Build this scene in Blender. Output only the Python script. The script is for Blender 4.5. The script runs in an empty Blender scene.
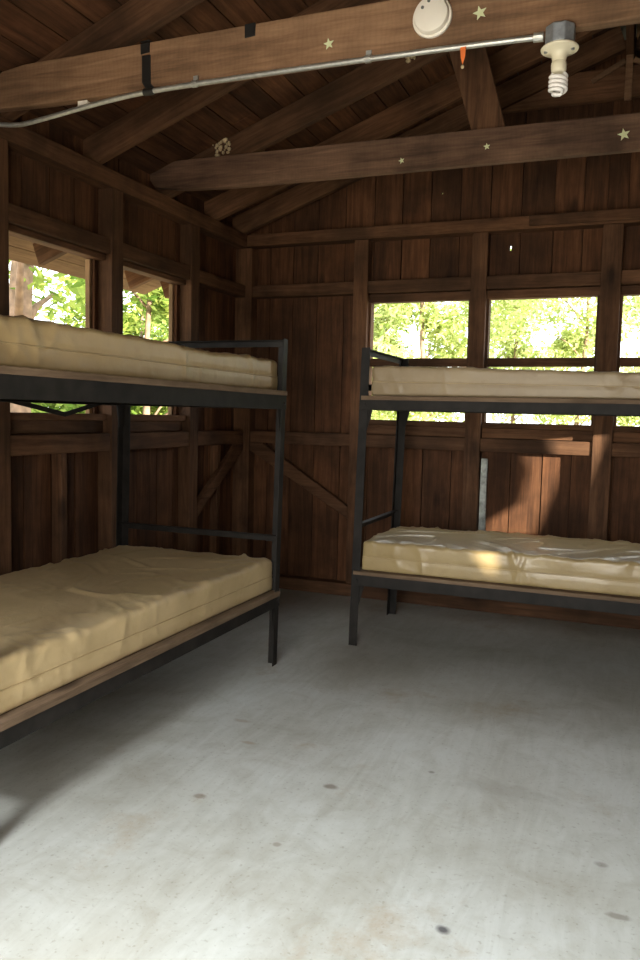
import bpy, bmesh, math, random
from mathutils import Vector, Matrix, noise
random.seed(7)
C = bpy.context.scene.collection
R = math.radians
TAN = math.tan(R(20)); COS = math.cos(R(20)); SIN = math.sin(R(20))

# ------------------------------------------------------------------ helpers
class MB:
    """collects closed solids; each face remembers a random value of its solid"""
    def __init__(s): s.v = []; s.f = []; s.r = []; s.m = None
    def add(s, vs, fs, r=None):
        b = len(s.v); r = random.random() if r is None else r
        for p in vs:
            p = Vector(p)
            s.v.append(s.m @ p if s.m else p)
        for f in fs: s.f.append(tuple(b + i for i in f)); s.r.append(r)
    def box(s, x0, x1, y0, y1, z0, z1, r=None):
        x0, x1 = sorted((x0, x1)); y0, y1 = sorted((y0, y1)); z0, z1 = sorted((z0, z1))
        vs = [(x, y, z) for z in (z0, z1) for y in (y0, y1) for x in (x0, x1)]
        s.add(vs, [(0, 2, 3, 1), (4, 5, 7, 6), (0, 1, 5, 4), (2, 6, 7, 3), (0, 4, 6, 2), (1, 3, 7, 5)], r)
    def prism(s, poly, a, b, axis='y', r=None):
        """polygon in the plane across axis, from a to b"""
        def P(u, v, t): return {'y': (u, t, v), 'x': (t, u, v), 'z': (u, v, t)}[axis]
        n = len(poly)
        vs = [P(u, v, a) for u, v in poly] + [P(u, v, b) for u, v in poly]
        fs = [tuple(range(n)), tuple(range(2 * n - 1, n - 1, -1))]
        fs += [((i + 1) % n, i, n + i, n + (i + 1) % n) for i in range(n)]
        s.add(vs, fs, r)
    def bar(s, p, q, w, h, up=(0, 0, 1), r=None):
        """rectangular bar from p to q; w across, h along up"""
        p, q = Vector(p), Vector(q); d = (q - p).normalized()
        u = Vector(up); a = d.cross(u).normalized(); u = a.cross(d)
        vs = []
        for c in (p, q):
            for i, j in ((-1, -1), (1, -1), (1, 1), (-1, 1)): vs.append(c + a * (i * w / 2) + u * (j * h / 2))
        s.add(vs, [(0, 1, 2, 3), (7, 6, 5, 4), (0, 4, 5, 1), (1, 5, 6, 2), (2, 6, 7, 3), (3, 7, 4, 0)], r)
    def tube(s, path, rad, n=10, cap=True, r=None):
        path = [Vector(p) for p in path]; vs = []; fs = []
        ref = None
        for i, p in enumerate(path):
            d = (path[min(i + 1, len(path) - 1)] - path[max(i - 1, 0)]).normalized()
            if ref is None:
                ref = Vector((0, 0, 1)) if abs(d.z) < .9 else Vector((1, 0, 0))
            a = (ref - d * ref.dot(d)).normalized(); ref = a; b = d.cross(a)
            rr = rad[i] if isinstance(rad, (list, tuple)) else rad
            for k in range(n):
                t = 2 * math.pi * k / n; vs.append(p + a * (rr * math.cos(t)) + b * (rr * math.sin(t)))
        for i in range(len(path) - 1):
            for k in range(n):
                k2 = (k + 1) % n; fs.append((i * n + k, i * n + k2, (i + 1) * n + k2, (i + 1) * n + k))
        if cap:
            fs.append(tuple(reversed(range(n)))); fs.append(tuple(range((len(path) - 1) * n, len(path) * n)))
        s.add(vs, fs, r)
    def lathe(s, prof, n=24, r=None):
        """profile of (radius, z) about the z axis"""
        vs = []; fs = []
        for rr, zz in prof:
            for k in range(n):
                t = 2 * math.pi * k / n; vs.append((rr * math.cos(t), rr * math.sin(t), zz))
        for i in range(len(prof) - 1):
            for k in range(n):
                k2 = (k + 1) % n; fs.append((i * n + k, i * n + k2, (i + 1) * n + k2, (i + 1) * n + k))
        fs.append(tuple(reversed(range(n)))); fs.append(tuple(range((len(prof) - 1) * n, len(prof) * n)))
        s.add(vs, fs, r)
    def build(s, name, mat, parent=None, smooth=False, bevel=0, loc=None):
        me = bpy.data.meshes.new(name)
        me.from_pydata([tuple(p) for p in s.v], [], s.f)
        at = me.attributes.new('rnd', 'FLOAT', 'FACE'); at.data.foreach_set('value', s.r)
        bm = bmesh.new(); bm.from_mesh(me); bmesh.ops.recalc_face_normals(bm, faces=bm.faces); bm.to_mesh(me); bm.free()
        if smooth:
            me.polygons.foreach_set('use_smooth', [True] * len(me.polygons))
        me.materials.append(mat)
        o = bpy.data.objects.new(name, me); C.objects.link(o)
        if parent: o.parent = parent
        if loc: o.location = loc
        if bevel:
            b = o.modifiers.new('edge', 'BEVEL'); b.width = bevel; b.segments = 2; b.limit_method = 'ANGLE'; b.angle_limit = R(40)
        if smooth == 'auto':
            sm = me; 
            me.set_sharp_from_angle(angle=R(40))
        return o

def empty(name, loc=(0, 0, 0)):
    o = bpy.data.objects.new(name, None); C.objects.link(o); o.location = loc; o.empty_display_size = .1; return o
def tag(o, label, cat, group=None):
    o['label'] = label; o['category'] = cat
    if group: o['group'] = group
    return o
def struct(o, label=None, cat=None):
    o['kind'] = 'structure'
    if label: o['label'] = label
    if cat: o['category'] = cat
    return o
def hang(o, root):
    """parent a world-space mesh to a moved Empty and keep it in place"""
    o.parent = root; o.matrix_parent_inverse = Matrix.Translation(root.location).inverted(); return o

# ------------------------------------------------------------------ materials
def new_mat(name):
    m = bpy.data.materials.new(name); m.use_nodes = True
    nt = m.node_tree; return m, nt, nt.nodes['Principled BSDF']
def N(nt, t, **kw):
    n = nt.nodes.new(t)
    for k, v in kw.items():
        if k in n.inputs: n.inputs[k].default_value = v
        else: setattr(n, k, v)
    return n
def ramp(nt, stops):
    n = nt.nodes.new('ShaderNodeValToRGB'); e = n.color_ramp.elements
    while len(e) < len(stops): e.new(.5)
    for i, (p, c) in enumerate(stops): e[i].position = p; e[i].color = (*c, 1)
    return n
def mixc(nt, fac, a, b, mode='MIX'):
    n = nt.nodes.new('ShaderNodeMix'); n.data_type = 'RGBA'; n.blend_type = mode
    for s, v in ((n.inputs[0], fac), (n.inputs[6], a), (n.inputs[7], b)):
        if hasattr(v, 'is_linked') or hasattr(v, 'node'): nt.links.new(v, s)
        else: s.default_value = v if isinstance(v, float) else (*v, 1) if len(v) == 3 else v
    return n.outputs[2]

def wood(name, dark, mid, light, axis, rough=.8, saw=0., stain=.5, tint=.22):
    m, nt, P = new_mat(name); L = nt.links.new
    tc = N(nt, 'ShaderNodeTexCoord'); at = N(nt, 'ShaderNodeAttribute', attribute_name='rnd')
    mul = N(nt, 'ShaderNodeMath', operation='MULTIPLY'); mul.inputs[1].default_value = 37.; L(at.outputs['Fac'], mul.inputs[0])
    off = N(nt, 'ShaderNodeVectorMath', operation='ADD'); L(tc.outputs['Object'], off.inputs[0]); L(mul.outputs[0], off.inputs[1])
    mp = N(nt, 'ShaderNodeMapping'); sc = [1., 1., 1.]; sc['xyz'.index(axis)] = .07
    mp.inputs['Scale'].default_value = sc; L(off.outputs[0], mp.inputs['Vector'])
    g1 = N(nt, 'ShaderNodeTexNoise', Scale=26., Detail=7., Roughness=.65, Distortion=.6); L(mp.outputs[0], g1.inputs['Vector'])
    g2 = N(nt, 'ShaderNodeTexNoise', Scale=110., Detail=4., Roughness=.7); L(mp.outputs[0], g2.inputs['Vector'])
    mx = N(nt, 'ShaderNodeMath', operation='MULTIPLY_ADD'); L(g2.outputs['Fac'], mx.inputs[0]); mx.inputs[1].default_value = .35
    L(g1.outputs['Fac'], mx.inputs[2])
    rp = ramp(nt, [(.38, dark), (.66, mid), (.95, light)]); L(mx.outputs[0], rp.inputs[0])
    st = N(nt, 'ShaderNodeTexNoise', Scale=2.3, Detail=5., Roughness=.6); L(off.outputs[0], st.inputs['Vector'])
    sr = ramp(nt, [(.35, (1 - stain,) * 3), (.62, (1.15,) * 3)]); L(st.outputs['Fac'], sr.inputs[0])
    col = mixc(nt, 1., rp.outputs[0], sr.outputs[0], 'MULTIPLY')
    tr = ramp(nt, [(0., (1 - tint, 1 - tint, 1 - tint)), (1., (1 + tint, 1 + tint * .85, 1 + tint * .75))]); L(at.outputs['Fac'], tr.inputs[0])
    col = mixc(nt, 1., col, tr.outputs[0], 'MULTIPLY')
    # knots
    mk = N(nt, 'ShaderNodeMapping'); ks = [4., 4., 4.]; ks['xyz'.index(axis)] = 1.6; mk.inputs['Scale'].default_value = ks; L(off.outputs[0], mk.inputs['Vector'])
    vo = N(nt, 'ShaderNodeTexVoronoi', Scale=1.); L(mk.outputs[0], vo.inputs['Vector'])
    kr = ramp(nt, [(.05, (.25, .22, .2)), (.13, (1., 1., 1.))]); L(vo.outputs['Distance'], kr.inputs[0])
    col = mixc(nt, .8, col, kr.outputs[0], 'MULTIPLY')
    h = mx.outputs[0]
    if saw:
        wv = N(nt, 'ShaderNodeTexWave', Scale=17., Distortion=9., Detail=3.); wv.inputs['Detail Scale'].default_value = .6; wv.bands_direction = axis.upper()
        L(off.outputs[0], wv.inputs['Vector'])
        wr = ramp(nt, [(.0, (1 - saw,) * 3), (.6, (1., 1., 1.))]); L(wv.outputs['Fac'], wr.inputs[0])
        col = mixc(nt, 1., col, wr.outputs[0], 'MULTIPLY')
    L(col, P.inputs['Base Color']); P.inputs['Roughness'].default_value = rough
    P.inputs['Specular IOR Level'].default_value = .25
    bp = N(nt, 'ShaderNodeBump', Strength=.35, Distance=.004); L(h, bp.inputs['Height']); L(bp.outputs[0], P.inputs['Normal'])
    return m
def plain(name, col, rough=.5, metal=0., var=.15, scale=30., bump=0., spec=.5):
    m, nt, P = new_mat(name); L = nt.links.new
    tc = N(nt, 'ShaderNodeTexCoord'); n = N(nt, 'ShaderNodeTexNoise', Scale=scale, Detail=5.); L(tc.outputs['Object'], n.inputs['Vector'])
    rp = ramp(nt, [(.3, tuple(c * (1 - var) for c in col)), (.7, tuple(min(1, c * (1 + var)) for c in col))]); L(n.outputs['Fac'], rp.inputs[0])
    L(rp.outputs[0], P.inputs['Base Color']); P.inputs['Roughness'].default_value = rough; P.inputs['Metallic'].default_value = metal
    P.inputs['Specular IOR Level'].default_value = spec
    if bump:
        b = N(nt, 'ShaderNodeBump', Strength=bump, Distance=.003); L(n.outputs['Fac'], b.inputs['Height']); L(b.outputs[0], P.inputs['Normal'])
    return m

BOARD = ((.028, .0115, .005), (.085, .035, .0145), (.16, .07, .031))
FRAME = ((.038, .0175, .0085), (.1, .0475, .0225), (.17, .087, .045))
TIE = ((.085, .046, .024), (.2, .112, .061), (.3, .18, .102))
M = {}
for ax in 'xyz':
    M['board_' + ax] = wood('aged_board_' + ax, *BOARD, ax)
    M['frame_' + ax] = wood('framing_timber_' + ax, *FRAME, ax)
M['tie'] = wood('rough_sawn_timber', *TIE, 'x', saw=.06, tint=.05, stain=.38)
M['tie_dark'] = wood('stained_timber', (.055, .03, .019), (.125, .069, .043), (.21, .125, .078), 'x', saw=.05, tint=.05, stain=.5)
M['ply_x'] = wood('plywood_x', (.08, .05, .03), (.17, .115, .072), (.25, .18, .12), 'x', tint=.1, stain=.3)
M['ply_y'] = wood('plywood_y', (.08, .05, .03), (.17, .115, .072), (.25, .18, .12), 'y', tint=.1, stain=.3)
M['eave_y'] = wood('eave_boards', (.09, .05, .026), (.155, .092, .05), (.22, .135, .078), 'y', stain=.3, tint=.1)
M['pale_z'] = wood('pale_timber', (.14, .08, .04), (.25, .155, .08), (.34, .22, .12), 'z')
M['steel'] = plain('dark_painted_steel', (.016, .0138, .012), .62, 0., .45, 14., .2, spec=.22)
M['galv'] = plain('galvanised_steel', (.5, .5, .47), .42, .75, .15, 60.)
M['boxsteel'] = plain('zinc_box', (.3, .32, .34), .5, .6, .2, 60.)
M['cream'] = plain('cream_porcelain', (.72, .66, .5), .3, 0., .06, 20.)
M['whitep'] = plain('white_plastic', (.78, .73, .64), .45, 0., .04, 12.)
M['cfl'] = plain('white_glass_tube', (.85, .82, .8), .25, 0., .02, 12.)
M['tape'] = plain('black_tape', (.012, .011, .01), .45, 0., .3, 40., .3)
M['star'] = plain('pale_glow_plastic', (.62, .66, .4), .5, 0., .06, 30.)
M['orange'] = plain('orange_ribbon', (.75, .17, .03), .6, 0., .2, 30.)
M['hole'] = plain('dark_vent', (.12, .12, .11), .7, 0., .1, 30.)
M['nest'] = plain('dry_mud', (.5, .4, .24), .9, 0., .3, 60., .5)
M['oldmetal'] = plain('weathered_metal', (.34, .36, .34), .55, .3, .45, 26., .3)
M['bark'] = plain('bark', (.2, .13, .085), .9, 0., .45, 9., .8)
M['roofing'] = plain('roofing_felt', (.05, .05, .05), .9)

def vinyl(name, a, b, rough=.42):
    m, nt, P = new_mat(name); L = nt.links.new
    tc = N(nt, 'ShaderNodeTexCoord'); n = N(nt, 'ShaderNodeTexNoise', Scale=3.5, Detail=6., Roughness=.6); L(tc.outputs['Object'], n.inputs['Vector'])
    rp = ramp(nt, [(.32, a), (.65, b)]); L(n.outputs['Fac'], rp.inputs[0])
    sp = N(nt, 'ShaderNodeTexNoise', Scale=16., Detail=3.); L(tc.outputs['Object'], sp.inputs['Vector'])
    sr = ramp(nt, [(.25, (.8, .76, .7)), (.42, (1., 1., 1.))]); L(sp.outputs['Fac'], sr.inputs[0])
    col = mixc(nt, .6, rp.outputs[0], sr.outputs[0], 'MULTIPLY'); L(col, P.inputs['Base Color'])
    P.inputs['Roughness'].default_value = rough; P.inputs['Specular IOR Level'].default_value = .5
    f = N(nt, 'ShaderNodeTexNoise', Scale=24., Detail=5., Distortion=.8); L(tc.outputs['Object'], f.inputs['Vector'])
    bp = N(nt, 'ShaderNodeBump', Strength=.22, Distance=.006); L(f.outputs['Fac'], bp.inputs['Height']); L(bp.outputs[0], P.inputs['Normal'])
    return m
M['vinyl'] = vinyl('beige_vinyl', (.46, .345, .18), (.56, .43, .24))
M['vinyl_pale'] = vinyl('pale_beige_vinyl', (.34, .25, .118), (.41, .31, .155), .3)
M['vinyl_gold'] = vinyl('golden_beige_vinyl', (.38, .272, .128), (.46, .335, .165))
M['vinyl_tan'] = vinyl('tan_vinyl', (.29, .215, .125), (.35, .265, .155))
M['seam'] = plain('vinyl_piping', (.42, .31, .16), .45, 0., .08, 20.)

def concrete():
    m, nt, P = new_mat('worn_concrete'); L = nt.links.new
    tc = N(nt, 'ShaderNodeTexCoord'); O = tc.outputs['Object']
    a = N(nt, 'ShaderNodeTexNoise', Scale=1.1, Detail=8., Roughness=.62, Distortion=.5); L(O, a.inputs['Vector'])
    c1 = ramp(nt, [(.3, (.33, .32, .275)), (.5, (.42, .425, .395)), (.72, (.5, .515, .5))]); L(a.outputs['Fac'], c1.inputs[0])
    b = N(nt, 'ShaderNodeTexNoise', Scale=5.5, Detail=9., Roughness=.7, Distortion=1.2); L(O, b.inputs['Vector'])
    c2 = ramp(nt, [(.3, (.82, .79, .73)), (.5, (1., 1., .99)), (.75, (1.12, 1.13, 1.13))]); L(b.outputs['Fac'], c2.inputs[0])
    col = mixc(nt, .8, c1.outputs[0], c2.outputs[0], 'MULTIPLY')
    # trowel sweeps
    mp = N(nt, 'ShaderNodeMapping'); mp.inputs['Rotation'].default_value = (0, 0, R(35)); mp.inputs['Scale'].default_value = (9., 1.6, 1.); L(O, mp.inputs['Vector'])
    t = N(nt, 'ShaderNodeTexNoise', Scale=1.3, Detail=5., Roughness=.6, Distortion=2.2); L(mp.outputs[0], t.inputs['Vector'])
    c3 = ramp(nt, [(.35, (.92, .915, .9)), (.6, (1.04, 1.045, 1.05))]); L(t.outputs['Fac'], c3.inputs[0])
    col = mixc(nt, .8, col, c3.outputs[0], 'MULTIPLY')
    # rusty brown stains
    s = N(nt, 'ShaderNodeTexNoise', Scale=1.9, Detail=7., Roughness=.72); mp2 = N(nt, 'ShaderNodeMapping'); mp2.inputs['Location'].default_value = (4.3, 1.7, 0); L(O, mp2.inputs['Vector']); L(mp2.outputs[0], s.inputs['Vector'])
    sr = ramp(nt, [(.58, (0, 0, 0)), (.76, (1, 1, 1))]); L(s.outputs['Fac'], sr.inputs[0])
    col = mixc(nt, sr.outputs[0], col, (.33, .27, .19))
    # pits and fine grain
    v = N(nt, 'ShaderNodeTexNoise', Scale=70., Detail=3.); L(O, v.inputs['Vector'])
    vr = ramp(nt, [(.28, (.7, .68, .64)), (.4, (1., 1., 1.))]); L(v.outputs['Fac'], vr.inputs[0])
    col = mixc(nt, .7, col, vr.outputs[0], 'MULTIPLY')
    # separate drips and spots
    wob = N(nt, 'ShaderNodeTexNoise', Scale=25., Detail=3.); L(O, wob.inputs['Vector'])
    for (x, y, rx, ry, k, cc) in ((-.368, 1.818, .018, .014, .9, (.06, .055, .06)), (-.885, 2.40, .024, .016, .75, (.15, .12, .09)),
                                  (-1.25, 2.16, .02, .014, .6, (.16, .12, .08)), (.03, 2.05, .03, .012, .6, (.15, .13, .1)),
                                  (-.02, 2.28, .018, .012, .5, (.14, .12, .1)), (-1.42, 2.78, .035, .016, .4, (.24, .15, .08)),
                                  (-1.3, 2.6, .03, .012, .4, (.24, .15, .08)), (-.35, 2.62, .16, .05, .22, (.2, .18, .15)),
                                  (-.9, 2.0, .012, .01, .6, (.2, .17, .13)), (-.6, 2.65, .012, .01, .7, (.14, .12, .1))):
        mm = N(nt, 'ShaderNodeMapping'); mm.vector_type = 'POINT'
        mm.inputs['Location'].default_value = (-x / rx, -y / ry, 0); mm.inputs['Scale'].default_value = (1 / rx, 1 / ry, 0); L(O, mm.inputs['Vector'])
        ln = N(nt, 'ShaderNodeVectorMath', operation='LENGTH'); L(mm.outputs[0], ln.inputs[0])
        ad = N(nt, 'ShaderNodeMath', operation='MULTIPLY_ADD'); L(wob.outputs['Fac'], ad.inputs[0]); ad.inputs[1].default_value = 1.2; L(ln.outputs['Value'], ad.inputs[2])
        rr = ramp(nt, [(.0, (k,) * 3), (.999, (0, 0, 0))]); 
        sm = N(nt, 'ShaderNodeMapRange'); sm.inputs[1].default_value = 1.2; sm.inputs[2].default_value = 1.9; sm.inputs[3].default_value = k; sm.inputs[4].default_value = 0.; L(ad.outputs[0], sm.inputs[0])
        nt.nodes.remove(rr)
        col = mixc(nt, sm.outputs[0], col, cc)
    L(col, P.inputs['Base Color'])
    rg = ramp(nt, [(.3, (.42,) * 3), (.7, (.6,) * 3)]); L(b.outputs['Fac'], rg.inputs[0]); L(rg.outputs[0], P.inputs['Roughness'])
    P.inputs['Specular IOR Level'].default_value = .4
    bp = N(nt, 'ShaderNodeBump', Strength=.2, Distance=.006); L(t.outputs['Fac'], bp.inputs['Height']); L(bp.outputs[0], P.inputs['Normal'])
    return m
M['concrete'] = concrete()

def leafmat(name, c0, c1):
    m = bpy.data.materials.new(name); m.use_nodes = True; nt = m.node_tree; nt.nodes.clear(); L = nt.links.new
    at = N(nt, 'ShaderNodeAttribute', attribute_name='rnd'); rp = ramp(nt, [(0., c0), (1., c1)]); L(at.outputs['Fac'], rp.inputs[0])
    d = N(nt, 'ShaderNodeBsdfDiffuse'); t = N(nt, 'ShaderNodeBsdfTranslucent'); L(rp.outputs[0], d.inputs[0]); L(rp.outputs[0], t.inputs[0])
    mx = N(nt, 'ShaderNodeMixShader'); mx.inputs[0].default_value = .5; L(d.outputs[0], mx.inputs[1]); L(t.outputs[0], mx.inputs[2])
    o = N(nt, 'ShaderNodeOutputMaterial'); L(mx.outputs[0], o.inputs[0]); return m
M['leaf'] = leafmat('sunny_leaf', (.1, .19, .03), (.42, .5, .13))
M['leaf2'] = leafmat('yellow_leaf', (.28, .37, .1), (.68, .72, .36))
M['ground'] = plain('leaf_litter', (.5, .41, .25), .9, 0., .4, 3.)

# ------------------------------------------------------------------ shell geometry
XL, YB = -2.60, 5.06            # inner faces of the exposed framing
XO, YO = -2.69, 5.15            # inner faces of the vertical boards
XR = 2.34; XRO = 2.43; RIDGE = -.13
YF = -.30                       # front wall, behind the camera
ZS, ZH = 1.227, 2.042           # window opening
def zr(x): return 2.5 + (min(x, 2 * RIDGE - x) + 2.6) * TAN   # underside of the rafters

fl = MB(); fl.box(-2.75, 2.5, -.45, 5.22, -.15, 0); struct(fl.build('floor', M['concrete']))
gr = MB(); gr.box(-60, 60, -40, 60, -.4, -.16); struct(gr.build('ground', M['ground']))

def boards(mb, u0, seams, u1, top, out, place, opens=(), holes=()):
    """vertical boards between seams; opens/holes are (u0,u1,z0,z1) rectangles left out"""
    ed = [u0] + [s for s in seams if u0 < s < u1] + [u1]
    for a, b in zip(ed[:-1], ed[1:]):
        g = random.uniform(.002, .0045); a2, b2 = a + g, b - g
        jut = random.uniform(0, .006); rr = random.random()
        cuts = sorted({a2, b2, *[c for o in (*opens, *holes) for c in o[:2] if a2 < c < b2]})
        for c0, c1 in zip(cuts[:-1], cuts[1:]):
            m = (c0 + c1) / 2
            gaps = sorted((o[2], o[3]) for o in (*opens, *holes) if o[0] < m < o[1])
            z = 0.005
            for g0, g1 in gaps:
                if g0 > z: place(mb, c0, c1, z, g0, jut, rr)
                z = max(z, g1)
            t0, t1 = top(c0), top(c1)
            if min(t0, t1) > z: place(mb, c0, c1, z, (t0, t1), jut, rr)
def outer(u0, seams, u1, top, place, opens, holes, parent):
    """battens behind the seams, so that daylight does not show between the boards"""
    mb = MB(); pts = [u0] + [s for s in seams if u0 < s < u1] + [u1]
    mids = [(a + b) / 2 for a, b in zip(pts[:-1], pts[1:])]
    boards(mb, u0, mids, u1, top, None, place, opens, holes)
    return mb.build('outer_boarding', M['board_z'], parent)
def place_y(y, th=.022):
    def f(mb, a, b, z0, z1, jut, rr):
        t = z1 if isinstance(z1, tuple) else (z1, z1)
        mb.prism([(a, z0), (b, z0), (b, t[1]), (a, t[0])], y - jut * (th > .02), y + th, 'y', rr)
    return f
def place_x(x, sgn, th=.022):
    def f(mb, a, b, z0, z1, jut, rr):
        t = z1 if isinstance(z1, tuple) else (z1, z1)
        mb.prism([(a, z0), (b, z0), (b, t[1]), (a, t[0])], x - sgn * jut * (th > .02), x + sgn * th, 'x', rr)
    return f

# back wall ---------------------------------------------------------
BO = [(-1.70, -1.01), (-.91, -.23), (-.115, .565), (.675, 1.355)]     # openings between posts
back_open = [(a, b, ZS, ZH - .012) for a, b in BO]
bs = [-2.459, -2.279, -2.095, -1.897, -1.692, -1.497, -1.303, -1.11, -.917, -.722, -.525, -.350, -.215, -.10] + [.1 + .2 * i for i in range(13)]
holes = [(-.79, -.777, 2.315, 2.35), (-1.245, -1.232, 2.70, 2.712), (-.5, -.492, 2.855, 2.866)]
holes += [(-1.14, -1.08, 1.141, 1.149), (-.985, -.955, 1.139, 1.146), (-.475, -.43, 1.14, 1.147), (-.33, -.27, 1.138, 1.146), (-1.56, -1.48, 1.146, 1.154)]
wb = MB()
boards(wb, XO - .02, bs, XRO + .02, lambda x: max(2.3, zr(x) + .12), None, place_y(YO), back_open, holes)
wall_back = struct(wb.build('wall_back', M['board_z']))
outer(XO - .02, bs, XRO + .02, lambda x: max(2.3, zr(x) + .12), place_y(YO + .0235, .014), back_open, holes, wall_back)
def part(name, mat, parent, fn, bevel=.004, smooth=False):
    mb = MB(); fn(mb); return mb.build(name, mat, parent, smooth, bevel)
BP = [(-1.80, -1.70), (-1.01, -.91), (-.23, -.115), (.565, .675), (1.355, 1.465)]
for a, b in BP: part('post', M['frame_z'], wall_back, lambda m: m.box(a, b, YB, YO, .09, 2.42))
part('corner_post', M['frame_z'], wall_back, lambda m: m.box(XO, -2.56, YB - .005, YO, .09, 2.41))
part('corner_post', M['frame_z'], wall_back, lambda m: m.box(2.3, XRO, YB, YO, .09, 2.41))
part('top_plate', M['frame_x'], wall_back, lambda m: m.box(XO, XRO, YB - .012, YO, 2.42, 2.50))
part('top_plate_board', M['frame_x'], wall_back, lambda m: m.box(-.66, XRO, YB - .03, YB - .012, 2.435, 2.498))
part('bottom_plate', M['frame_x'], wall_back, lambda m: m.box(XO, XRO, YB, YO, 0, .088))
segs = [(-2.56, -1.80)] + BO + [(1.465, 2.3)]
for i, (a, b) in enumerate(segs):
    part('nogging', M['frame_x'], wall_back, lambda m: m.box(a, b, YB + .008, YO, 2.068, 2.150))
    part('nogging', M['frame_x'], wall_back, lambda m: m.box(a, b, YB + .008, YO, 1.040, 1.125))
part('corner_brace', M['frame_x'], wall_back, lambda m: m.prism([(-2.56, 1.04), (-2.46, 1.04), (-1.80, .625), (-1.80, .54), (-2.56, .985)], YB + .004, YB + .042, 'y'))
for i, (a, b) in enumerate(BO):
    w = struct(part('window_%d' % (i + 1), M['frame_x'], None, lambda m: m.box(a, b, YO - .05, YO + .02, ZH - .032, ZH + .022)))
    part('sill', M['frame_x'], w, lambda m: (m.box(a, b, YB + .03, YO + .045, ZS - .035, ZS), m.box(a, b, YB + .055, YO, 1.127, ZS - .035)))
    part('mullion', M['frame_x'], w, lambda m: m.box(a, b, YO - .03, YO + .012, 1.585, 1.640))
    for s, e in ((a, 1), (b, -1)):
        part('jamb', M['frame_z'], w, lambda m: m.box(s, s + e * .016, YO - .045, YO + .025, ZS, ZH - .032), .002)

# left wall ---------------------------------------------------------
LO = [(1.16, 1.84), (1.94, 2.67), (2.77, 3.507), (3.607, 4.31)]
left_open = [(a, b - (.035 if a > 2.7 else 0), ZS, ZH) for a, b in LO]
wl = MB(); random.seed(11)
ls = [YF + .19 * i + random.uniform(-.012, .012) for i in range(1, 30)]
boards(wl, YF, ls, YO, lambda y: 2.62, None, place_x(XO, -1), left_open,
       [(3.18, 3.186, .93, 1.0)])
wall_left = struct(wl.build('wall_left', M['board_z']))
LP = [(1.06, 1.16), (1.84, 1.94), (2.67, 2.77), (3.507, 3.607), (4.31, 4.41)]
for a, b in LP: part('post', M['frame_z'], wall_left, lambda m: m.box(XO, XL, a, b, .09, 2.41))
outer(YF, ls, YO, lambda y: 2.62, place_x(XO - .0235, -1, .014), left_open, [(3.18, 3.186, .93, 1.0)], wall_left)
part('stud', M['frame_z'], wall_left, lambda m: m.box(XO, XL - .03, 4.72, 4.765, .09, 1.03))
part('stud', M['frame_z'], wall_left, lambda m: m.box(XO, XL - .03, 3.14, 3.185, .09, 1.04))
part('top_plate', M['frame_y'], wall_left, lambda m: m.box(XO, XL + .005, YF, YB - .014, 2.41, 2.50))
part('bottom_plate', M['frame_y'], wall_left, lambda m: m.box(XO, XL, YF, YB - .002, 0, .088))
lsegs = [(YF, 1.06)] + LO + [(4.41, YB - .006)]
for a, b in lsegs:
    part('nogging', M['frame_y'], wall_left, lambda m: m.box(XO, XL - .008, a, b, 2.068, 2.150))
    part('nogging', M['frame_y'], wall_left, lambda m: m.box(XO, XL - .008, a, b, 1.030, 1.125))
part('corner_brace', M['frame_y'], wall_left, lambda m: m.prism([(5.05, 1.03), (4.96, 1.03), (4.42, .655), (4.42, .565), (5.05, .985)], XL - .042, XL - .004, 'x'))
for i, (a, b) in enumerate(LO):
    b2 = b - (.035 if a > 2.7 else 0)
    w = struct(part('window_%d' % (i + 5), M['frame_y'], None, lambda m: m.box(XO - .02, XO + .05, a, b, ZH - .005, ZH + .025)))
    part('sill', M['frame_y'], w, lambda m: (m.box(XO - .045, XL - .03, a, b, ZS - .035, ZS), m.box(XO, XL - .055, a, b, 1.127, ZS - .035)))
    part('mullion', M['frame_y'], w, lambda m: m.box(XO - .012, XO + .03, a, b, 1.585, 1.640))
    part('jamb', M['pale_z'], w, lambda m: m.box(XO - .042, XO - .014, b2 - .018, b2 + .0, ZS, ZH - .005), .002)
    part('jamb', M['frame_z'], w, lambda m: m.box(XO - .025, XO + .045, a, a + .012, ZS, ZH - .005), .002)

# right wall (out of the picture), windows closed by added panels, two gaps shaped to cast the sun patches --------
wr = MB()
RO = [(1.16, 1.84), (1.94, 2.67), (2.77, 3.507), (3.607, 4.31)]; ZL = .78
boards(wr, YF, [YF + .19 * i for i in range(1, 30)], YO, lambda y: 2.62, None, place_x(XRO, 1), [(a, b, ZL, ZH) for a, b in RO])
wall_right = struct(wr.build('wall_right', M['board_z']))
outer(YF, [YF + .19 * i for i in range(1, 30)], YO, lambda y: 2.62, place_x(XRO + .0235, 1, .014), [(a, b, ZL, ZH) for a, b in RO], [], wall_right)
for a, b in LP: part('post', M['frame_z'], wall_right, lambda m: m.box(XR, XRO, a, b, .09, 2.41))
part('top_plate', M['frame_y'], wall_right, lambda m: m.box(XR - .005, XRO, YF, YB - .014, 2.41, 2.50))
SB, SC = .45, .13        # sun travels (-1, SB, -SC)
def to_wall(p, x=XRO + .042):
    t = x - p[0]; return (p[1] - SB * t, p[2] + SC * t)
gap1 = [to_wall((x, YO, z)) for x, z in ((-.70, 1.14), (-.35, 1.14), (-.41, .95), (-.56, .52), (-.90, .50), (-.86, .59), (-.66, .72), (-.61, .92))]
gap2 = [to_wall((x, 3.99, z)) for x, z in ((-.70, .56), (-.57, .60), (-.46, .50), (-.60, .445))]
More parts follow.
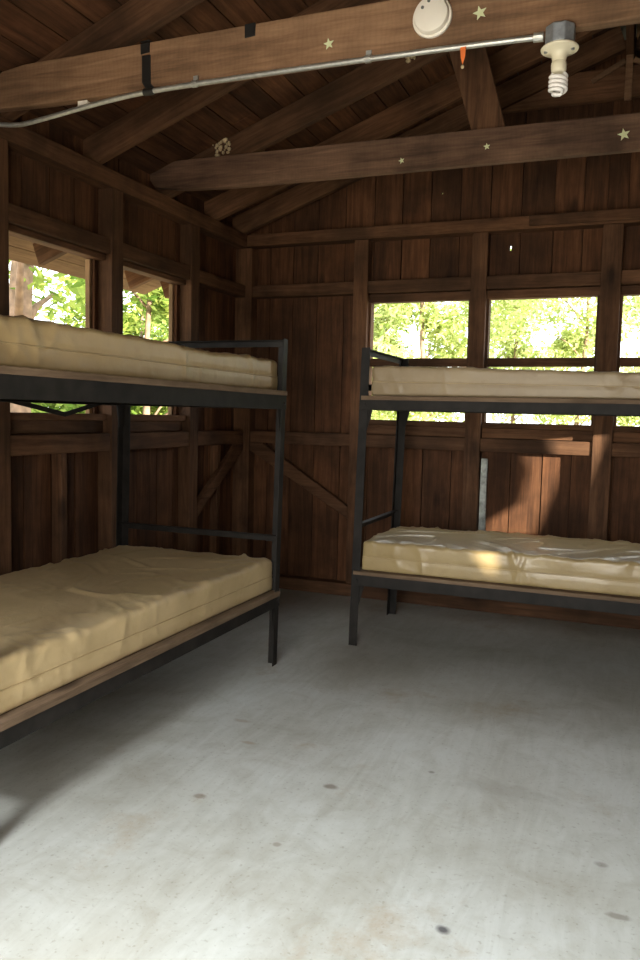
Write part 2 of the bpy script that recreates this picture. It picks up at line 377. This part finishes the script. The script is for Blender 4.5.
def sun_mask(a, b, gap):
    me = bpy.data.meshes.new('sun_mask'); bm = bmesh.new()
    def loop(pts):
        vs = [bm.verts.new((XRO + .042, y, z)) for y, z in pts]
        return [bm.edges.new((vs[i], vs[(i + 1) % len(vs)])) for i in range(len(vs))]
    es = loop([(a - .03, ZL - .03), (b + .03, ZL - .03), (b + .03, ZH + .03), (a - .03, ZH + .03)])
    if gap: es += loop(gap)
    bmesh.ops.triangle_fill(bm, use_beauty=True, use_dissolve=False, edges=es)
    g = bmesh.ops.extrude_face_region(bm, geom=bm.faces[:])
    for v in g['geom']:
        if isinstance(v, bmesh.types.BMVert): v.co.x += .012
    bmesh.ops.recalc_face_normals(bm, faces=bm.faces); bm.to_mesh(me); bm.free()
    me.materials.append(M['board_z']); o = bpy.data.objects.new('sun_mask', me); C.objects.link(o); o.parent = wall_right
for (a, b), g in zip(RO, (None, gap2, None, gap1)): sun_mask(a, b, g)

# front wall with the open doorway the picture was taken from ---------------------
DX0, DX1, DZ = -1.35, .25, 2.1
wf = MB()
boards(wf, XO - .02, [-2.5 + .2 * i for i in range(25)], XRO + .02, lambda x: max(2.3, zr(x) + .12), None, place_y(YF - .022), [(DX0, DX1, -.1, DZ)])
wall_front = struct(wf.build('wall_front', M['board_z']))
d1 = struct(part('door_1', M['frame_z'], None, lambda m: (m.box(DX0 - .05, DX0, YF - .06, YF + .05, 0, DZ), m.box(DX1, DX1 + .05, YF - .06, YF + .05, 0, DZ), m.box(DX0 - .05, DX1 + .05, YF - .06, YF + .05, DZ, DZ + .05))))
part('sun_blocker', M['board_z'], wall_front, lambda m: m.box(.9, .93, -2.6, YF - .05, -.16, 2.9), 0)  # unseen panel added to keep the sun out of the doorway

# roof -----------------------------------------------------------------------------
RD = .14
ceil = empty('ceiling'); struct(ceil)
def roof_pt(s, t, k):   # distance along the left slope from x=-2.6, perpendicular height
    return (-2.6 + s * COS - t * SIN, 2.5 + s * SIN + t * COS)
smax = (RIDGE + 2.6) / COS; smin = -(1.18) / COS; stail = -.95 / COS
rb = MB(); so = MB(); random.seed(5)
for side in (0, 1):
    s = smin
    while s < smax - .02:
        w = random.uniform(.135, .165); e = min(s + w, smax + .03); t = RD + .002 + random.uniform(0, .004)
        p = [roof_pt(s + .003, t, 0), roof_pt(e - .003, t, 0), roof_pt(e - .003, t + .022, 0), roof_pt(s + .003, t + .022, 0)]
        if side: p = [(2 * RIDGE - x, z) for x, z in p]
        y = -1.0; 
        while y < 5.6:
            y2 = min(5.6, y + random.uniform(1.8, 3.2)) if s > 0 else 5.6
            (rb if s > -.16 else so).prism(p, y, y2 - .004, 'y'); y = y2
        s = e
rb.build('roof_boarding', M['board_y'], ceil); so.build('eave_boarding', M['eave_y'], ceil)
rf = MB()
for side in (0, 1):
    p = [roof_pt(smin - .03, RD + .03, 0), roof_pt(smax + .06, RD + .03, 0), roof_pt(smax + .06, RD + .045, 0), roof_pt(smin - .03, RD + .045, 0)]
    if side: p = [(2 * RIDGE - x, z) for x, z in p]
    rf.prism(p, -1.02, 5.63, 'y')
rf.build('roofing_sheet', M['roofing'], ceil)
for y in (.31, .93, 1.55, 2.17, 2.775, 3.40, 4.055, 4.62, 5.02, 5.5):
    for side in (0, 1):
        mb = MB(); mb.box(stail, smax - .02, -.0225, .0225, .0, RD)
        o = mb.build('rafter', M['frame_x'], ceil, bevel=.003)
        mt = Matrix.Translation((-2.6, y, 2.5)) @ Matrix.Rotation(-R(20), 4, 'Y')
        if side: mt = Matrix.Translation((2 * RIDGE + 2.6, y, 2.5)) @ Matrix.Rotation(math.pi, 4, 'Z') @ Matrix.Rotation(-R(20), 4, 'Y')
        o.matrix_local = mt
zk = zr(RIDGE)
part('ridge_beam', M['frame_y'], ceil, lambda m: m.box(RIDGE - .02, RIDGE + .02, -.9, 5.55, zk - .07, zk + .13))
# boards and little braces at the peak of the back gable
part('collar_board', M['frame_x'], ceil, lambda m: m.prism([(-.87, 3.10), (.61, 3.10), (.15, 3.275), (-.41, 3.275)], 4.955, 4.993, 'y'))
part('king_post', M['tie'], ceil, lambda m: m.box(RIDGE - .02, RIDGE + .02, 4.93, 4.954, 3.08, zk - .072))
for s in (-1, 1):
    part('peak_brace', M['tie'], ceil, lambda m: m.bar((RIDGE + s * .022, 4.94, 3.30), (RIDGE + s * .2, 4.94, 3.205), .016, .03))

# ------------------------------------------------------------------ tie beams
tb = MB(); tb.prism([(-2.70, 2.54), (-2.62, 2.518), (-2.3, 2.507), (-1.8, 2.502), (2.3, 2.48), (2.36, 2.5), (2.36, 2.60), (2.3, 2.672), (-2.45, 2.682), (-2.575, 2.668), (-2.70, 2.61)], 2.70, 2.745, 'y')
tie1 = tag(tb.build('tie_beam', M['tie'], None, bevel=.006), 'thick rough timber tie beam nearest the viewer, carrying smoke detector and metal conduit', 'beam')
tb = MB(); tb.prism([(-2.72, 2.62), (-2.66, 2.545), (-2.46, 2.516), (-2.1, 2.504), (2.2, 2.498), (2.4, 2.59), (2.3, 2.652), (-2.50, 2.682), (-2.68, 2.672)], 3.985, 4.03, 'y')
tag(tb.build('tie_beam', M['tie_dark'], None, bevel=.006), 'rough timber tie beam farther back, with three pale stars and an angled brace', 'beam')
br = MB(); br.prism([(-.805, 2.60), (-.640, 2.60), (-.800, 3.155), (-.965, 3.095)], 4.034, 4.074, 'y')
tag(br.build('roof_brace', M['frame_z'], None, bevel=.004), 'short leaning timber brace rising from the farther tie beam to the rafter', 'brace')

# ------------------------------------------------------------------ fittings on the first beam
YC = 2.688
cpath = [(-2.60, 2.66, 2.455), (-2.56, 2.672, 2.44), (-2.47, YC, 2.434), (-2.40, YC, 2.437), (-2.30, YC, 2.447), (-2.18, YC, 2.46), (-2.02, YC, 2.476), (-1.85, YC, 2.487), (-1.6, YC, 2.490), (-1.2, YC, 2.488), (-.9, YC, 2.485), (-.6, YC, 2.480), (-.345, YC, 2.473)]
def smooth_path(p, n=6):
    out = []; p = [Vector(q) for q in p]
    for i in range(len(p) - 1):
        a, b, c, d = p[max(i - 1, 0)], p[i], p[i + 1], p[min(i + 2, len(p) - 1)]
        for k in range(n):
            t = k / n
            out.append(.5 * ((2 * b) + (c - a) * t + (2 * a - 5 * b + 4 * c - d) * t * t + (3 * b - a - 3 * c + d) * t ** 3))
    return out + [p[-1]]
cm = MB(); cm.tube(smooth_path(cpath), .0095, 12)
cond = tag(cm.build('conduit', M['galv'], None, True), 'thin grey metal conduit running along the lower edge of the nearer beam', 'conduit')
for x, z in ((-1.617, 2.4905), (-.925, 2.4855)):
    m = MB(); m.tube([(x - .011, YC, z), (x + .011, YC, z)], .0125, 12); m.box(x - .01, x + .01, 2.692, 2.699, z, z + .032)
    m.build('strap', M['galv'], cond, False, .001)
m = MB(); m.tube([(-.365, YC, 2.4738), (-.333, YC, 2.4725)], .0145, 12); m.build('connector', M['galv'], cond, False, .001)

lf = empty('ceiling_light', (-.282, YC, 2.50))
tag(lf, 'bare spiral bulb in cream holder under the nearer beam', 'light')
m = MB()
octo = [(.048 * math.cos(R(22.5 + 45 * k)), .048 * math.sin(R(22.5 + 45 * k))) for k in range(8)]
m.prism(octo, -.065, -.006, 'z'); m.build('junction_box', M['boxsteel'], lf, False, .004)
m = MB(); m.lathe([(.055, -.068), (.0585, -.072), (.0575, -.076), (.051, -.0795), (.033, -.085), (.0255, -.092), (.0225, -.103), (.0215, -.112)], 32)
m.build('lampholder', M['cream'], lf, 'auto')
for s in (-1, 1):
    m = MB(); m.m = Matrix.Translation((s * .041, -.012, -.0815)) @ Matrix.Rotation(R(12) * s, 4, 'Y'); m.lathe([(.006, .002), (.006, -.003)], 12); m.build('screw', M['boxsteel'], lf, 'auto')
m = MB(); m.lathe([(.0205, -.111), (.0235, -.115), (.0245, -.122), (.0235, -.138), (.021, -.144), (.015, -.148)], 28); bb = m.build('bulb', M['cream'], lf, 'auto')
m = MB(); sp = []
for half in (0, 1):
    pts = []
    for k in range(0, 61):
        t = k / 60; a = t * 2 * math.pi * 1.95 + half * math.pi; rr = .0245 - (.011 if t > .93 else 0) * (t - .93) / .07
        pts.append((rr * math.cos(a), rr * math.sin(a), -.158 - .050 * t))
    pts = [(.011 * (1 if half == 0 else -1), 0, -.140), (.018 * (1 if half == 0 else -1), 0, -.149)] + pts
    m.tube(pts, .0062, 10)
m.tube([(.0135, 0, -.208), (.006, .004, -.212), (-.006, -.004, -.212), (-.0135, 0, -.208)], .006, 10)
m.build('spiral_tube', M['cfl'], bb, True)

sd = empty('smoke_detector', (-.702, 2.699, 2.592)); sd.rotation_euler = (R(90), 0, 0)
tag(sd, 'round white smoke detector on the face of the nearer beam', 'smoke detector')
m = MB(); m.lathe([(.066, 0), (.068, .006), (.066, .012), (.060, .014)], 40); m.build('mounting_ring', M['whitep'], sd, 'auto')
m = MB(); m.lathe([(.0595, .010), (.0595, .026), (.056, .033), (.048, .036), (.001, .037)], 40); bd = m.build('body', M['whitep'], sd, 'auto')
for x, y in ((-.027, .022), (-.006, .04)):
    m = MB(); m.m = Matrix.Translation((x, y, .0365)); m.lathe([(.0055, -.002), (.0055, .001), (.001, .0012)], 14); m.build('vent_hole' if x < -.02 else 'test_lamp', M['hole'], bd, 'auto')

def star(name, x, y, z, r, rot, label):
    pts = []
    for k in range(10):
        rr = r if k % 2 == 0 else r * .42; a = R(90 + 36 * k) + rot; pts.append((x + rr * math.cos(a), z + rr * math.sin(a)))
    m = MB(); m.prism(pts, y - .003, y - .0003, 'y'); return tag(m.build('star_sticker', M['star'], None), label, 'star', 'glow stars on the beams')
star('s', -1.077, 2.70, 2.563, .020, .15, 'pale plastic star on the nearer beam, left of the smoke detector')
star('s', -.543, 2.70, 2.584, .0235, .25, 'pale plastic star on the nearer beam, just right of the smoke detector')
star('s', -1.174, 3.985, 2.555, .0165, .3, 'tiny pale star on the farther beam, leftmost of its three')
star('s', -.742, 3.985, 2.582, .017, .1, 'tiny pale star on the farther beam, below the leaning brace')
star('s', -.113, 3.985, 2.573, .0285, .2, 'larger pale star on the farther beam, below and right of the bulb')

m = MB()   # tape wrapped round beam and conduit
m.prism([(-1.868, 2.676), (-1.826, 2.678), (-1.826, 2.640), (-1.866, 2.636)], 2.694, 2.6995, 'y')
m.prism([(-1.860, 2.631), (-1.822, 2.630), (-1.820, 2.522), (-1.860, 2.530)], 2.694, 2.6995, 'y')
m.prism([(-1.860, 2.530), (-1.820, 2.522), (-1.800, 2.500), (-1.835, 2.497)], 2.692, 2.6995, 'y')
m.tube([(-1.845, YC, 2.4875), (-1.800, YC, 2.4885)], .0135, 12)
m.box(-1.868, -1.826, 2.694, 2.75, 2.682, 2.686)
tag(m.build('tape', M['tape'], None, False, .0015), 'long strip of black tape down the nearer beam, wrapped round the conduit', 'tape')
m = MB(); m.prism([(-1.412, 2.679), (-1.368, 2.680), (-1.369, 2.634), (-1.411, 2.631)], 2.694, 2.6995, 'y')
tag(m.build('tape', M['tape'], None, False, .0015), 'short black tape patch at the top edge of the nearer beam', 'tape')
m = MB(); m.box(-2.165, -2.118, 2.694, 2.73, 2.482, 2.4915); m.box(-2.165, -2.118, 2.690, 2.698, 2.472, 2.495)
tag(m.build('clip', M['whitep'], None, False, .002), 'small pale plastic clip under the nearer beam above the bent conduit', 'clip')
m = MB(); m.prism([(-.600, 2.472), (-.580, 2.474), (-.583, 2.440), (-.590, 2.417), (-.596, 2.440)], 2.676, 2.679, 'y')
rib = tag(m.build('ribbon', M['orange'], None), 'small orange ribbon hanging from the conduit beside the leaning brace', 'ribbon')
m = MB(); m.m = Matrix.Translation((-.590, 2.6775, 2.411)); m.lathe([(.001, -.007), (.005, -.004), (.006, 0), (.004, .004), (.001, .006)], 12); m.build('bead', M['nest'], rib, True)

def nest(cx, y, cz, n, spread, label):
    m = MB()
    for k in range(n):
        a = random.uniform(0, 6.28); d = spread * random.random() ** .8
        r = random.uniform(.004, .012); x = cx + d * math.cos(a); z = cz + d * .8 * math.sin(a)
        m.m = Matrix.Translation((x, y, z)) @ Matrix.Rotation(R(90), 4, 'X') @ Matrix.Scale(random.uniform(.6, 1.4), 4, (1, 0, 0))
        m.lathe([(r, -.002), (r * .9, .004), (r * .5, .008), (.0005, .009)], 9)
    m.m = None
    return tag(m.build('mud_nest', M['nest'], None, True), label, 'insect nest')
random.seed(3)
nest(-2.25, 4.0315, 2.745, 38, .062, 'crumbly pale insect nest on a rafter above the left end of the farther beam')
nest(-1.159, 4.0315, 3.085, 9, .03, 'small pale insect nest on a rafter under the conduit')

m = MB(); m.prism([(-.892, .52), (-.858, .52), (-.862, .70), (-.868, .80), (-.864, .86), (-.866, .995), (-.903, .995), (-.900, .86), (-.898, .80)], 5.100, 5.106, 'y')
m.tube([(-.862, 5.098, .52), (-.868, 5.098, .80), (-.866, 5.098, .99)], .005, 8); m.box(-.906, -.894, 5.106, 5.149, .52, .99)
tag(m.build('metal_strip', M['oldmetal'], None, False, .001), 'weathered grey metal strip standing against the post above the right lower mattress', 'strip')

# ------------------------------------------------------------------ bunks
def angle(m, p, q, s, du, dv, t=.004):
    """L-section bar from p to q; flanges of width s along du and dv"""
    p, q, du, dv = Vector(p), Vector(q), Vector(du), Vector(dv)
    pr = [Vector((0, 0)), Vector((s, 0)), Vector((s, t)), Vector((t, t)), Vector((t, s)), Vector((0, s))]
    vs = [c + du * a.x + dv * a.y for c in (p, q) for a in pr]
    n = 6; fs = [tuple(range(n)), tuple(range(2 * n - 1, n - 1, -1))] + [((i + 1) % n, i, n + i, n + (i + 1) % n) for i in range(n)]
    m.add(vs, fs)
def bunk(origin, U, V, Lb, W, zs, label, ply, shift, top=1.61, rails=(.65, 1.6), vbrace=False):
    """origin: floor corner at the visible end, on the open side. U runs along the bed, V across it to the wall. zs: wood top per deck. shift: lean of posts at the top."""
    U, V = Vector(U), Vector(V); Z = Vector((0, 0, 1))
    root = empty('bunk_bed', origin); tag(root, label, 'bunk bed')
    P = lambda u, v, z: U * u + V * v + Z * z + Vector(shift) * (z / 1.6)
    S = M['steel']
    for u, su in ((0, 1), (Lb, -1)):
        for v, sv in ((0, 1), (W, -1)):
            m = MB(); angle(m, P(u, v, 0), P(u, v, top), .047, U * su, V * sv, .005); m.build('leg', S, root, False, .001)
    for (wt, wb, rbm) in zs:
        for v, sv in ((0, 1), (W, -1)):
            m = MB(); angle(m, P(.004, v - sv * .006, rbm), P(Lb - .004, v - sv * .006, rbm), wb - rbm, Z, V * sv, .005); m.build('side_rail', S, root, False, .001)
        for u, su in ((.006, 1), (Lb - .006, -1)):
            m = MB(); angle(m, P(u, .02, rbm), P(u, W - .02, rbm), wb - rbm, Z, U * su, .005); m.build('end_rail', S, root, False, .001)
        m = MB(); vs = [P(u, v, z) for z in (wb, wt) for v in (-.012, W + .005) for u in (.012, Lb - .012)]
        m.add(vs, [(0, 2, 3, 1), (4, 5, 7, 6), (0, 1, 5, 4), (2, 6, 7, 3), (0, 4, 6, 2), (1, 3, 7, 5)]); m.build('deck_board', M[ply], root, False, .002)
        for u, su in ((0, 1), (Lb, -1)):          # corner plates below the rail
            for v, sv in ((0, 1), (W, -1)):
                m = MB()
                pl = [P(u + su * .003, v + sv * .007, rbm + .01), P(u + su * .075, v + sv * .007, rbm + .01), P(u + su * .062, v + sv * .007, rbm - .045), P(u + su * .045, v + sv * .007, rbm - .11), P(u + su * .003, v + sv * .007, rbm - .11)]
                vs = pl + [p + V * sv * .004 for p in pl]; n = 5
                m.add(vs, [tuple(range(n)), tuple(range(2 * n - 1, n - 1, -1))] + [((i + 1) % n, i, n + i, n + (i + 1) % n) for i in range(n)]); cp = m.build('corner_plate', S, root)
                if u == 0:
                    m = MB(); c = P(u + .03, v + sv * -.001, rbm + .03)
                    m.tube([c, c - V * sv * .012], .008, 8); m.build('bolt', S, cp)
    for u, su in ((.004, 1), (Lb - .004, -1)):    # head and foot rails between the posts
        for z in rails:
            m = MB(); angle(m, P(u, .01, z), P(u, W - .01, z), .032, Z * -1, U * su, .004); m.build('end_bar', S, root, False, .001)
    if vbrace:
        wt, wb, rbm = zs[1]
        for u0 in (.2, 1.1):
            m = MB(); v = W - .03
            m.bar(P(u0, v, rbm + .018), P(u0 + .3, v, rbm - .05), .006, .022); m.bar(P(u0 + .3, v, rbm - .05), P(u0 + .72, v, rbm + .02), .006, .022)
            m.build('sway_brace', S, root, False, .001)
    return root

def mattress(corner, U, V, L, W, H, seed, label, mat, amp=1., puff=.012, piping=.47, sag=0.):
    U, V = Vector(U), Vector(V); Z = Vector((0, 0, 1)); r = .026
    nl, nw, nh = 180, 84, 14; rt, rbt = .019, .008; so = Vector((seed * 7.3, seed * 3.1, seed * 1.7))
    def surf(a, b, c):
        """a,b,c in 0..1 on the box surface -> local point"""
        p = Vector((a * L, b * W, c * H)); r = rt if c > .5 else rbt
        inn = Vector((min(max(p.x, r), L - r), min(max(p.y, r), W - r), min(max(p.z, r), H - r)))
        d = p - inn; n = d.normalized() if d.length > 1e-9 else Vector((0, 0, 1)); p = inn + n * r
        e = 4 * c * (1 - c)
        # soft swelling of the top and the sides
        tx = min(a, 1 - a) * L; ty = min(b, 1 - b) * W
        top = max(0, n.z); side = 1 - abs(n.z)
        p.z += top * puff * (1 - math.exp(-min(tx, ty) / .12))
        s = p + so
        big = noise.noise(s * 1.7)
        q = Vector((s.x * .8 + s.y * .6, s.y * .8 - s.x * .6, s.z))      # creases run aslant
        def crease(sx, sy, o, sharp):
            v = noise.noise(Vector((q.x * sx + o, q.y * sy + o * 1.7, q.z * 2.)) + .35 * noise.noise_vector(s * 4.))
            return max(0, 1 - abs(v) * sharp)
        msk = max(0, min(1, .5 + 1.6 * noise.noise(s * 2.6 + Vector((5, 3, 8)))))
        edge = math.exp(-min(ty, tx) / .09)
        w = crease(4.2, 1.6, 0, 7) ** 1.5 * .011 * msk + crease(7.5, 2.6, 11, 7) ** 1.5 * .0065 * (.35 + edge) * msk
        w += crease(3., 7., 23, 8) ** 1.5 * .006 * (1 - msk)
        w += crease(13., 3.4, 31, 6) ** 1.5 * .005 * edge * top
        w += crease(9., 3., 47, 5) * .005 * edge * top
        if c < .04: w = 0; big = 0
        disp = amp * (w * (top + side * .6) + big * .010 * top + big * .004 * side) - side * .002 * (1 - e)
        if side > .5 and c > piping: disp += side * .0035 * amp * noise.noise(Vector((s.x * 4 + s.y * 4, s.z * 9, seed)))
        p += n * disp
        if piping: p -= n * side * .0035 * math.exp(-((c - piping) / .07) ** 2)
        p.z *= 1 - sag * a
        p.z = max(p.z, 0.0)
        return p, n
    idx = {}; vs = []; fs = []
    def vid(i, j, k):
        if (i, j, k) not in idx:
            idx[(i, j, k)] = len(vs); p, _ = surf(i / nl, j / nw, k / nh); vs.append(U * p.x + V * p.y + Z * p.z)
        return idx[(i, j, k)]
    for i in range(nl):
        for j in range(nw):
            for k in (0, nh): fs.append((vid(i, j, k), vid(i + 1, j, k), vid(i + 1, j + 1, k), vid(i, j + 1, k)))
        for k in range(nh):
            for j in (0, nw): fs.append((vid(i, j, k), vid(i + 1, j, k), vid(i + 1, j, k + 1), vid(i, j, k + 1)))
    for j in range(nw):
        for k in range(nh):
            for i in (0, nl): fs.append((vid(i, j, k), vid(i, j + 1, k), vid(i, j + 1, k + 1), vid(i, j, k + 1)))
    m = MB(); m.add(vs, fs, .5); o = m.build('mattress', mat, None, True, loc=corner); tag(o, label, 'mattress')
    path = []
    for (f, n) in ((lambda t: (t, 0), 80), (lambda t: (1, t), 40), (lambda t: (1 - t, 1), 80), (lambda t: (0, 1 - t), 40)):
        for k in range(n):
            a, b = f(k / n); p, nn = surf(a, b, piping); p += nn * .0015; path.append(U * p.x + V * p.y + Z * p.z)
    path.append(path[0])
    m = MB(); m.tube(path, .0021, 6, False); m.build('piping', M['seam'], o, True)
    return o

bunk((-1.600, 3.505, 0), (0, -1, 0), (-1, 0, 0), 1.97, .945, ((.376, .353, .30), (1.361, 1.339, 1.273)),
     'dark steel bunk bed along the left wall under two windows', 'ply_y', (.026, 0, 0), rails=(.652, 1.605), vbrace=True)
bunk((-1.387, 3.975, 0), (1, 0, 0), (0, 1, 0), 2.05, .765, ((.415, .395, .335), (1.357, 1.335, 1.283)),
     'dark steel bunk bed along the back wall, at the right', 'ply_x', (.030, 0, 0), rails=(.668, 1.42, 1.605))
mattress((-1.624, 3.493, .3775), (0, -1, 0), (-1, 0, 0), 1.9, .875, .152, 1, 'wrinkled beige vinyl mattress on the lower deck of the left bunk', M['vinyl'])
mattress((-1.617, 3.493, 1.3625), (0, -1, 0), (-1, 0, 0), 1.9, .86, .138, 2, 'beige vinyl mattress on the upper deck of the left bunk, below the windows', M['vinyl_gold'], .8)
mattress((-1.335, 4.005, .4165), (1, 0, 0), (0, 1, 0), 1.9, .715, .156, 3, 'beige mattress on the lower deck of the right bunk, crumpled pale top catching sunlight', M['vinyl_pale'], 1.25)
mattress((-1.310, 4.005, 1.3585), (1, 0, 0), (0, 1, 0), 1.85, .715, .158, 4, 'beige mattress on the upper deck of the right bunk, before the back windows', M['vinyl_tan'], .7, .004, sag=.3)

# ------------------------------------------------------------------ trees outside
def crown_mesh(name, seed, n, h0, h1, rad, leaf, mat, fullness=1.):
    rnd = random.Random(seed); blobs = []
    for k in range(int(16 * fullness)):
        t = rnd.random(); a = rnd.uniform(0, 6.28); d = rad * math.sqrt(rnd.random()) * (1 - .35 * t)
        blobs.append((Vector((d * math.cos(a), d * math.sin(a), h0 + (h1 - h0) * t)), rnd.uniform(.35, .75) * rad * .6))
    m = MB()
    for k in range(n):
        c, r = rnd.choice(blobs); d = Vector((rnd.gauss(0, 1), rnd.gauss(0, 1), rnd.gauss(0, .7))).normalized() * r * rnd.uniform(.35, 1.05)
        p = c + d
        if p.z < .05: p.z = abs(p.z) + .05
        x = Vector((rnd.gauss(0, 1), rnd.gauss(0, 1), rnd.gauss(0, .6))).normalized(); y = x.cross(Vector((rnd.gauss(0, .5), rnd.gauss(0, .5), 1))).normalized(); z = x.cross(y)
        s = leaf * rnd.uniform(.6, 1.3)
        vs = [p - x * s, p + y * s * .45 - z * s * .12, p + x * s, p - y * s * .45 - z * s * .12]
        m.add(vs, [(0, 1, 2), (0, 2, 3)], rnd.random())
    return m
def trunk_mesh(seed, h, r):
    rnd = random.Random(seed); m = MB(); p = Vector((0, 0, -.2)); path = [p.copy()]; rad = [r * 1.25]
    for k in range(7):
        p = p + Vector((rnd.uniform(-.06, .06), rnd.uniform(-.06, .06), h / 7)); path.append(p.copy()); rad.append(r * (1 - .1 * k))
    m.tube(path, rad, 10)
    for k in range(7):
        b = path[2 + k % 5]; a = rnd.uniform(0, 6.28); l = rnd.uniform(.6, 1.3)
        q = b + Vector((math.cos(a) * l, math.sin(a) * l, rnd.uniform(.3, .9))); m.tube([b, (b + q) / 2 + Vector((0, 0, .1)), q], [r * .35, r * .25, r * .12], 6)
    return m
protos = {}
def tree(kind, x, y, rot, sc, label, group):
    if kind not in protos:
        n, h0, h1, rad, leaf, mat, tr, th = KINDS[kind]
        protos[kind] = (crown_mesh('c', sum(map(ord, kind)), n, h0, h1, rad, leaf, mat), trunk_mesh(sum(map(ord, kind)) + 1, th, tr), mat)
        root = empty('tree', (x, y, -.16)); c = protos[kind][0].build('crown', mat, root); t = protos[kind][1].build('trunk', M['bark'], root, True)
        protos[kind] = (root, c, t)
    else:
        r0, c0, t0 = protos[kind]; root = r0.copy(); C.objects.link(root)
        for ch in (c0, t0):
            k = ch.copy(); C.objects.link(k); k.parent = root
    root.location = (x, y, -.16); root.rotation_euler = (0, 0, rot); root.scale = (sc,) * 3
    tag(root, label, 'tree', group); return root
KINDS = {'bushy': (16000, .5, 5.2, 1.9, .085, M['leaf'], .07, 4.6),
         'airy': (12000, .2, 5.5, 2.0, .075, M['leaf2'], .06, 5.0),
         'trunked': (2200, 2.8, 5.6, 1.8, .09, M['leaf'], .17, 5.5)}
gl = 'leafy trees outside the left windows'; gb = 'sunlit trees outside the back windows'
ll = 'bright green leafy tree outside the left wall windows'; lb = 'pale sunlit tree seen through the back wall windows'
tree('trunked', -6.2, 6.75, .4, 1., 'thick bare tree trunk outside the nearer left window, below the eave', None)
for x, y, r, s in ((-7.7, 11.3, 0, 1.), (-11.6, 9.2, 2.1, 1.), (-10., 16.6, 1.2, 1.), (-15.6, 14., 4., 1.), (-15.5, 22.5, 2.6, 1.3), (-9., 25.5, .7, 1.3), (-21.5, 18., 5.1, 1.3)): tree('bushy', x, y, r, s, ll, gl)
for x, y, r, s in ((-3.3, 13., 0, 1.), (1.5, 13.2, 3.9, 1.), (-1.1, 17.6, 2.2, 1.), (-5.6, 18.2, 1.5, 1.05), (3.8, 18., 5., 1.05), (-3.2, 23., 1., 1.1), (1.6, 23., 3., 1.1), (-.8, 29.5, 2., 1.5), (6., 27., .5, 1.3)): tree('airy', x, y, r, s, lb, gb)

# ------------------------------------------------------------------ light
w = bpy.data.worlds.new('sky'); bpy.context.scene.world = w; w.use_nodes = True; nt = w.node_tree
bg = nt.nodes['Background']; bg.inputs[0].default_value = (.93, .98, 1.0, 1); bg.inputs[1].default_value = 5.
def lamp(name, kind, energy, loc, aim, col, **kw):
    d = bpy.data.lights.new(name, kind); d.energy = energy; d.color = col
    for k, v in kw.items(): setattr(d, k, v)
    o = bpy.data.objects.new(name, d); C.objects.link(o); o.location = loc
    o.rotation_euler = (Vector(aim) - Vector(loc)).to_track_quat('-Z', 'Y').to_euler(); return o
lamp('sun', 'SUN', 28., (10, -3, 6), (9, -3 + SB, 6 - SC), (1., .9, .72), angle=R(.7))
lamp('doorway_daylight', 'AREA', 66., ((DX0 + DX1) / 2 - .1, YF - .02, 1.1), (-.75, 2.4, .5), (1., .93, .82), shape='RECTANGLE', size=1.4, size_y=1.9)

lamp('floor_fill', 'AREA', 680., (-1.0, -1.15, 3.0), (-.85, 1.3, 0), (.9, .96, 1.), shape='RECTANGLE', size=1., size_y=1.)  # extra lamp added outside the doorway to brighten the near floor

# ------------------------------------------------------------------ camera
yaw, pitch, roll = R(21.63533), R(-4.74101), R(1.38522)
fw = Vector((-math.sin(yaw) * math.cos(pitch), math.cos(yaw) * math.cos(pitch), math.sin(pitch)))
r0 = Vector((math.cos(yaw), math.sin(yaw), 0)); u0 = r0.cross(fw)
rt = r0 * math.cos(roll) + u0 * math.sin(roll); up = -r0 * math.sin(roll) + u0 * math.cos(roll)
cd = bpy.data.cameras.new('camera'); cd.sensor_fit = 'VERTICAL'; cd.sensor_height = 24; cd.lens = 24 * 785 / 960; cd.clip_start = .02
co = bpy.data.objects.new('camera', cd); C.objects.link(co)
co.matrix_world = Matrix(((rt.x, up.x, -fw.x, 0), (rt.y, up.y, -fw.y, 0), (rt.z, up.z, -fw.z, 1.25), (0, 0, 0, 1)))
sc = bpy.context.scene; sc.camera = co
vs = sc.view_settings; vs.view_transform = 'Standard'; vs.look = 'None'; vs.exposure = 0.; vs.gamma = 1.; vs.use_curve_mapping = False
sc.cycles.use_denoising = True; sc.cycles.max_bounces = 8; sc.cycles.diffuse_bounces = 5; sc.cycles.sample_clamp_indirect = 4.
